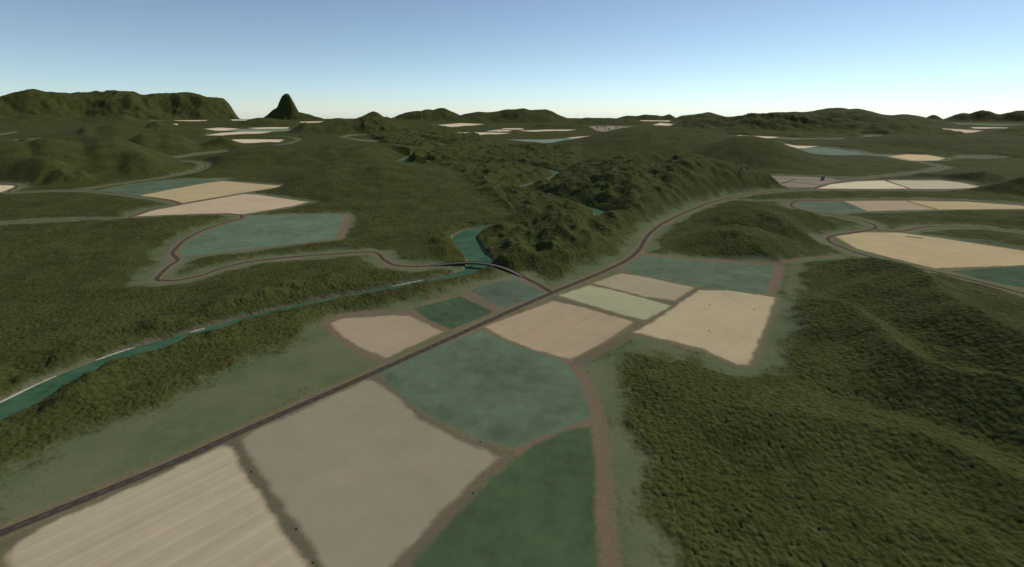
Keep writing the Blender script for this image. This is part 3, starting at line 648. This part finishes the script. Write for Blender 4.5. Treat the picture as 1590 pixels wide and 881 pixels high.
for i, p in enumerate(PATHS):
    m = cls == 500 + i
    if m.sum() > 0: tag(land_object('path', m), p[3], 'dirt track', 'structure')
for i, hh in enumerate(HILLS):
    m = cls == 1000 + i
    if m.sum() > 0: tag(land_object('hill', m), hh[1], 'hill', 'structure')

# far ground below and behind the surveyed land
bm = bmesh.new(); bmesh.ops.create_circle(bm, cap_ends=True, segments=128, radius=21500)
me = bpy.data.meshes.new('ground'); bm.to_mesh(me); bm.free(); me.materials.append(simple('ground_soil', (.05, .06, .03), (.07, .08, .04), .002))
o = bpy.data.objects.new('ground', me); o.location.z = -45; C.objects.link(o); tag(o, 'ground below and behind the surveyed land', 'ground', 'structure')

# ------------------------------------------------------------------ ribbons: roads and river
def mesh_obj(name, V, Fc, mat, parent=None, smooth_=False):
    me = bpy.data.meshes.new(name); me.from_pydata([tuple(v) for v in V], [], Fc); me.update()
    if smooth_: me.polygons.foreach_set('use_smooth', [True] * len(me.polygons))
    if mat: me.materials.append(mat)
    o = bpy.data.objects.new(name, me); C.objects.link(o)
    if parent: o.parent = parent
    return o
def frame(P):
    P = np.asarray(P)[:, :2]; T = np.gradient(P, axis=0); T /= np.linalg.norm(T, axis=1, keepdims=True)
    Nn = np.stack([-T[:, 1], T[:, 0]], 1); s = np.concatenate([[0], np.cumsum(np.linalg.norm(np.diff(P, axis=0), axis=1))]); return P, T, Nn, s
def road(P, width, z0, label):
    P, T, Nn, s = frame(P); hw = width / 2; cols = [-hw - .8, -hw, 0, hw, hw + .8]; zz = [-.9, 0, .06, 0, -.9]; V = []; UV = []
    for i in range(len(P)):
        for c, dz in zip(cols, zz):
            V.append((*(P[i] + Nn[i] * c), z0 + dz)); UV.append((c, s[i]))
    n = 5; Fc = []
    for i in range(len(P) - 1):
        for j in range(n - 1): Fc.append((i * n + j + 1, i * n + j, (i + 1) * n + j, (i + 1) * n + j + 1))
    o = mesh_obj('road', V, Fc, M_ROAD); uv = o.data.uv_layers.new(name='along')
    for l in o.data.loops: uv.data[l.index].uv = UV[l.vertex_index]
    return tag(o, label, 'road', 'structure')
zr = .30
for k, P in ROADPTS.items():
    zr += .012; road(smooth(P, 2), ROADS[k][1], zr, ROADS[k][2])

P, T, Nn, s_ = frame(RV); V = []; Fc = []
for i in range(len(P)):
    hw = RV[i, 2] + 7
    V += [(*(P[i] - Nn[i] * hw), -4), (*(P[i] + Nn[i] * hw), -4)]
    if i: Fc.append((2 * i - 1, 2 * i - 2, 2 * i, 2 * i + 1))
tag(mesh_obj('river', V, Fc, M_WATER), 'teal river winding through the forest and under the bridge', 'river', 'structure')

M_SAND = simple('pale_sand', (.30, .29, .23), (.42, .40, .32), .3)
P, T, Nn, s_ = frame(RV); HW = RV[:, 2]
_tx = np.array([(795 + F * P[k, 0] / (P[k, 1] * cP + H * sP)) for k in range(len(P))])        # bearing of each river station
for x0, x1, lab in ((-200, 105, 'long pale sand strip at the water edge at the far left'), (160, 215, 'middle pale sand strip along the far bank of the river'),
                    (300, 325, 'short pale sand strip along the far bank of the river'), (612, 665, 'thin pale sand strip on the river just left of the bridge')):
    xs = np.linspace(x0, x1, 24); k = np.argmax(_tx > 700); par = np.interp(xs, _tx[:k], np.arange(k)); V = []; Fc = []
    for i, q in enumerate(par):
        f_ = lambda A: np.array([np.interp(q, np.arange(k), A[:k, c]) for c in (0, 1)])
        p, nn = f_(P), f_(Nn); hw = np.interp(q, np.arange(k), HW[:k]); wd = .08 + .5 * abs(math.sin(math.pi * i / 23)) ** .6 * (.7 + .3 * math.sin(i * 1.7))
        V += [(*(p + nn * (hw + c)), z) for c, z in ((2.1 - 2.6 * wd, -4.3), (2.1 - 2.0 * wd, -3.75), (2.1 + .6 * wd, -3.0), (2.1 + 1.6 * wd, -2.7 + .4 * wd), (2.1 + 2.4 * wd, -3.4))]
        if i:
            for j in range(4): Fc.append((5 * i - 5 + j + 1, 5 * i - 5 + j, 5 * i + j, 5 * i + j + 1))
    tag(mesh_obj('shore', V, Fc, M_SAND), lab, 'sandbank', 'structure')

# ------------------------------------------------------------------ the bridge
M_CONC = simple('weathered_concrete', (.24, .23, .22), (.33, .32, .30), .4)
M_DECK = simple('bridge_deck', (.12, .11, .10), (.165, .15, .14), .5)
M_STEEL = simple('dark_steel', (.018, .018, .018), (.035, .033, .03), .8, .6, .4)
BP, BT, BN, BS = frame(smooth(BR, 2)); BL = BS[-1]
def deck_z(s): return .42 + 5.6 * math.sin(math.pi * min(max(s / BL, 0), 1)) ** 1.3
bridge = bpy.data.objects.new('bridge', None); C.objects.link(bridge)
mid = BP[len(BP) // 2]; bridge.location = (mid[0], mid[1], 0)
tag(bridge, 'arched grey road bridge with dark railings crossing the teal river', 'bridge')
def brib(name, c0, c1, zt, zb, mat):
    """swept box along the deck between offsets c0..c1 and heights relative to the deck"""
    V = []; Fc = []; n = len(BP)
    for i in range(n):
        z = deck_z(BS[i])
        for c, dz in ((c0, zb), (c0, zt), (c1, zt), (c1, zb)):
            q = BP[i] + BN[i] * c; V.append((q[0] - mid[0], q[1] - mid[1], z + dz))
        if i:
            a, b = (i - 1) * 4, i * 4
            for j in range(4): Fc.append((a + j, b + j, b + (j + 1) % 4, a + (j + 1) % 4))
    Fc += [(0, 1, 2, 3), tuple(((n - 1) * 4 + j) for j in (3, 2, 1, 0))]
    return mesh_obj(name, V, Fc, mat, bridge)
def boxes(name, L, mat, parent):
    V = []; Fc = []
    for c, u, hu, hv, z0, z1, tp in L:           # centre, direction, half sizes, z range, top taper
        c = np.array(c); u = np.array(u); n = np.array([-u[1], u[0]]); b = len(V)
        for z, k in ((z0, 1), (z1, tp)):
            for su, sv in ((-1, -1), (1, -1), (1, 1), (-1, 1)):
                q = c + u * su * hu * k + n * sv * hv * k; V.append((q[0] - mid[0], q[1] - mid[1], z))
        Fc += [(b + 3, b + 2, b + 1, b), (b + 4, b + 5, b + 6, b + 7)] + [(b + j, b + (j + 1) % 4, b + 4 + (j + 1) % 4, b + 4 + j) for j in range(4)]
    return mesh_obj(name, V, Fc, mat, parent)
brib('deck', -4.3, 4.3, 0, -.7, M_DECK)
for sgn in (1, -1):
    brib('girder', sgn * 3.6, sgn * 4.1, -.7, -2.9, M_STEEL)
    brib('kerb', sgn * 4.0, sgn * 4.45, .32, 0, M_STEEL)
    rail = brib('railing', sgn * 4.15, sgn * 4.33, 1.5, 1.25, M_STEEL)
    lo = brib('lower_rail', sgn * 4.17, sgn * 4.31, .85, .7, M_STEEL); lo.parent = rail; lo.location = (0, 0, 0)
    L = []
    for k in range(int(BL / 3.0) + 1):
        s = k * 3.0; x = np.interp(s, BS, BP[:, 0]); y = np.interp(s, BS, BP[:, 1]); nx = np.interp(s, BS, BN[:, 0]); ny = np.interp(s, BS, BN[:, 1])
        z = deck_z(s); c = (x + nx * sgn * 4.24, y + ny * sgn * 4.24); L.append((c, (-ny, nx) if False else (ny, -nx), .16, .1, z + .3, z + 1.3, 1))
    for l in L: 
        po = boxes('railing_post', [l], M_STEEL, rail); po.parent = rail
for fr in (.40, .62):
    s = fr * BL; x = np.interp(s, BS, BP[:, 0]); y = np.interp(s, BS, BP[:, 1]); nx = np.interp(s, BS, BN[:, 0]); ny = np.interp(s, BS, BN[:, 1]); z = deck_z(s)
    u = (ny, -nx)
    pr = boxes('pier', [((x, y), u, 1.3, 3.4, -10, z - 2.9, .85)], M_CONC, bridge)
    cp = boxes('pier_cap', [((x, y), u, 1.5, 4.6, z - 2.898, z - 1.7, 1.1)], M_CONC, bridge); cp.parent = pr
for fr in (.02, .98):
    s = fr * BL; x = np.interp(s, BS, BP[:, 0]); y = np.interp(s, BS, BP[:, 1]); nx = np.interp(s, BS, BN[:, 0]); ny = np.interp(s, BS, BN[:, 1]); z = deck_z(s)
    boxes('abutment', [((x, y), (ny, -nx), 3.0, 4.9, -3, z - .72, 1)], M_CONC, bridge)

# ------------------------------------------------------------------ buildings
M_WALL = simple('house_wall', (.20, .18, .15), (.28, .25, .21), .3); M_ROOF = simple('house_roof', (.10, .08, .07), (.16, .12, .10), .3); M_GLASS = simple('window_glass', (.03, .035, .04), (.05, .055, .06), .5, .2, .5)
def ground_z(x, y):
    r = math.hypot(x, y); th = math.atan2(x, y); i = min(np.searchsorted(R, r), NR - 1); j = min(np.searchsorted(TH, th), NT - 1); return float(Zg[i, j])
def house(x, y, w_, d_, h_, rz, roofh, detail, label, cat, group=None, flat=False, name='house'):
    e = bpy.data.objects.new(name, None); C.objects.link(e); e.location = (x, y, ground_z(x, y)); e.rotation_euler.z = rz; tag(e, label, cat, None, group)
    a, b = w_ / 2, d_ / 2
    V = [(-a, -b, -1), (a, -b, -1), (a, b, -1), (-a, b, -1), (-a, -b, h_), (a, -b, h_), (a, b, h_), (-a, b, h_)]
    mesh_obj('wall', V, [(0, 1, 5, 4), (1, 2, 6, 5), (2, 3, 7, 6), (3, 0, 4, 7)], M_WALL, e)
    k = .6
    if flat:
        V = [(-a - k, -b - k, h_), (a + k, -b - k, h_), (a + k, b + k, h_), (-a - k, b + k, h_), (-a - k, -b - k, h_ + roofh), (a + k, -b - k, h_ + roofh), (a + k, b + k, h_ + roofh), (-a - k, b + k, h_ + roofh)]
        mesh_obj('roof', V, [(3, 2, 1, 0), (4, 5, 6, 7), (0, 1, 5, 4), (1, 2, 6, 5), (2, 3, 7, 6), (3, 0, 4, 7)], M_ROOF, e)
    else:
        V = [(-a - k, -b - k, h_), (a + k, -b - k, h_), (a + k, b + k, h_), (-a - k, b + k, h_), (-a - k, 0, h_ + roofh), (a + k, 0, h_ + roofh)]
        mesh_obj('roof', V, [(3, 2, 1, 0), (0, 1, 5, 4), (2, 3, 4, 5), (1, 2, 5), (3, 0, 4)], M_ROOF, e)
    if detail:
        for lv in range(int(h_ // 3.4)):
            for c in range(int(w_ // 3.6)):
                x0 = -a + 1.8 + c * 3.6; z0 = 1 + lv * 3.4
                mesh_obj('window', [(x0 - .7, -b - .05, z0), (x0 + .7, -b - .05, z0), (x0 + .7, -b - .05, z0 + 1.6), (x0 - .7, -b - .05, z0 + 1.6)], [(0, 1, 2, 3)], M_GLASS, e)
    return e
x, y = at(1277, 280)
house(x, y, 15, 11, 17, math.atan2(-x, y), 1.2, True, 'small dark grey tower block standing beside the pinkish village plots', 'building', None, True, 'tower_block')
# far town: small buildings on the grey pink plots
tp = pts(FIELDS[33][0]); n = 0
DESC = ['first', 'second', 'third']
while n < 40:
    px = random.uniform(925, 990); py = random.uniform(197, 203.5)
    if px + (py - 197) * 6 > 998 or py - 197 > (px - 915) * .5: continue
    x, y = at(px, py)
    house(x, y, random.uniform(14, 26), random.uniform(10, 16), random.uniform(6, 10), random.uniform(0, 3.1), 5, False, 'small far dark-roofed house among the grey pink town plots', 'house', 'houses of the far town')
    n += 1

# ------------------------------------------------------------------ bushes standing on the field margins
M_LEAF = simple('bush_leaves', (.05, .052, .022), (.085, .08, .04), 1.2); M_BARK = simple('bush_stem', (.06, .045, .03), (.09, .07, .05), 2)
def bush(px, py, size, label, seed, flat=.6):
    rnd = np.random.default_rng(seed); x, y = at(px, py); size *= .45
    e = bpy.data.objects.new('bush', None); C.objects.link(e); e.location = (x, y, ground_z(x, y)); tag(e, label, 'bush', None, 'lone bushes on the field margins')
    V = []; Fc = []
    for k in range(420):
        d = rnd.normal(size=3); d /= np.linalg.norm(d); rad = size * (.55 + .5 * rnd.random()) * (1 + .25 * math.sin(3 * math.atan2(d[1], d[0]) + seed))
        c = d * rad * np.array([1, .8, flat]); c[2] = abs(c[2]) + .15; a = rnd.normal(size=3); a /= np.linalg.norm(a); b = np.cross(a, rnd.normal(size=3)); b /= np.linalg.norm(b); s = size * .16
        i = len(V); V += [tuple(c + a * s), tuple(c + b * s), tuple(c - a * s), tuple(c - b * s)]; Fc.append((i, i + 1, i + 2, i + 3))
    mesh_obj('crown', V, Fc, M_LEAF, e)
    V = []; Fc = []
    for k in range(4):
        ang = k * 1.6 + rnd.random(); tx, ty = math.cos(ang) * size * .4, math.sin(ang) * size * .35; i = len(V)
        for (cx, cy, cz, rr) in ((0, 0, -.2, .12), (tx, ty, size * flat * .7, .04)):
            for q in range(5): V.append((cx + rr * math.cos(q * 1.257), cy + rr * math.sin(q * 1.257), cz))
        for q in range(5): Fc.append((i + q, i + (q + 1) % 5, i + 5 + (q + 1) % 5, i + 5 + q))
    mesh_obj('stem', V, Fc, M_BARK, e)
BUSH = [(390,733,2.0,'dark bush in the upper half of the brown strip beside the striped field'),
 (460,822,2.0,'dark bush lower down in the brown strip beside the striped field'),
 (486,874,1.8,'dark bush at the bottom end of the brown strip, by the picture edge'),
 (644,639,1.9,'small dark bush on the dirt track left of the round teal field'),
 (746,687,1.8,'small dark bush on the dirt track near the lower tip of the round teal field'),
 (735,766,1.8,'small dark bush on the dirt track beside the dark green field'),
 (1171,481,2.4,'dark bush near the upper right corner of the cream tan field'),
 (1101,514,2.2,'small dark bush in the lower middle of the cream tan field'),
 (1102,473,2.2,'small dark bush in the upper left of the cream tan field'),
 (1420,369,3.0,'dark bush on the earth patch in the yellow tan field')]
for i, b in enumerate(BUSH): bush(*b, seed=i + 3)
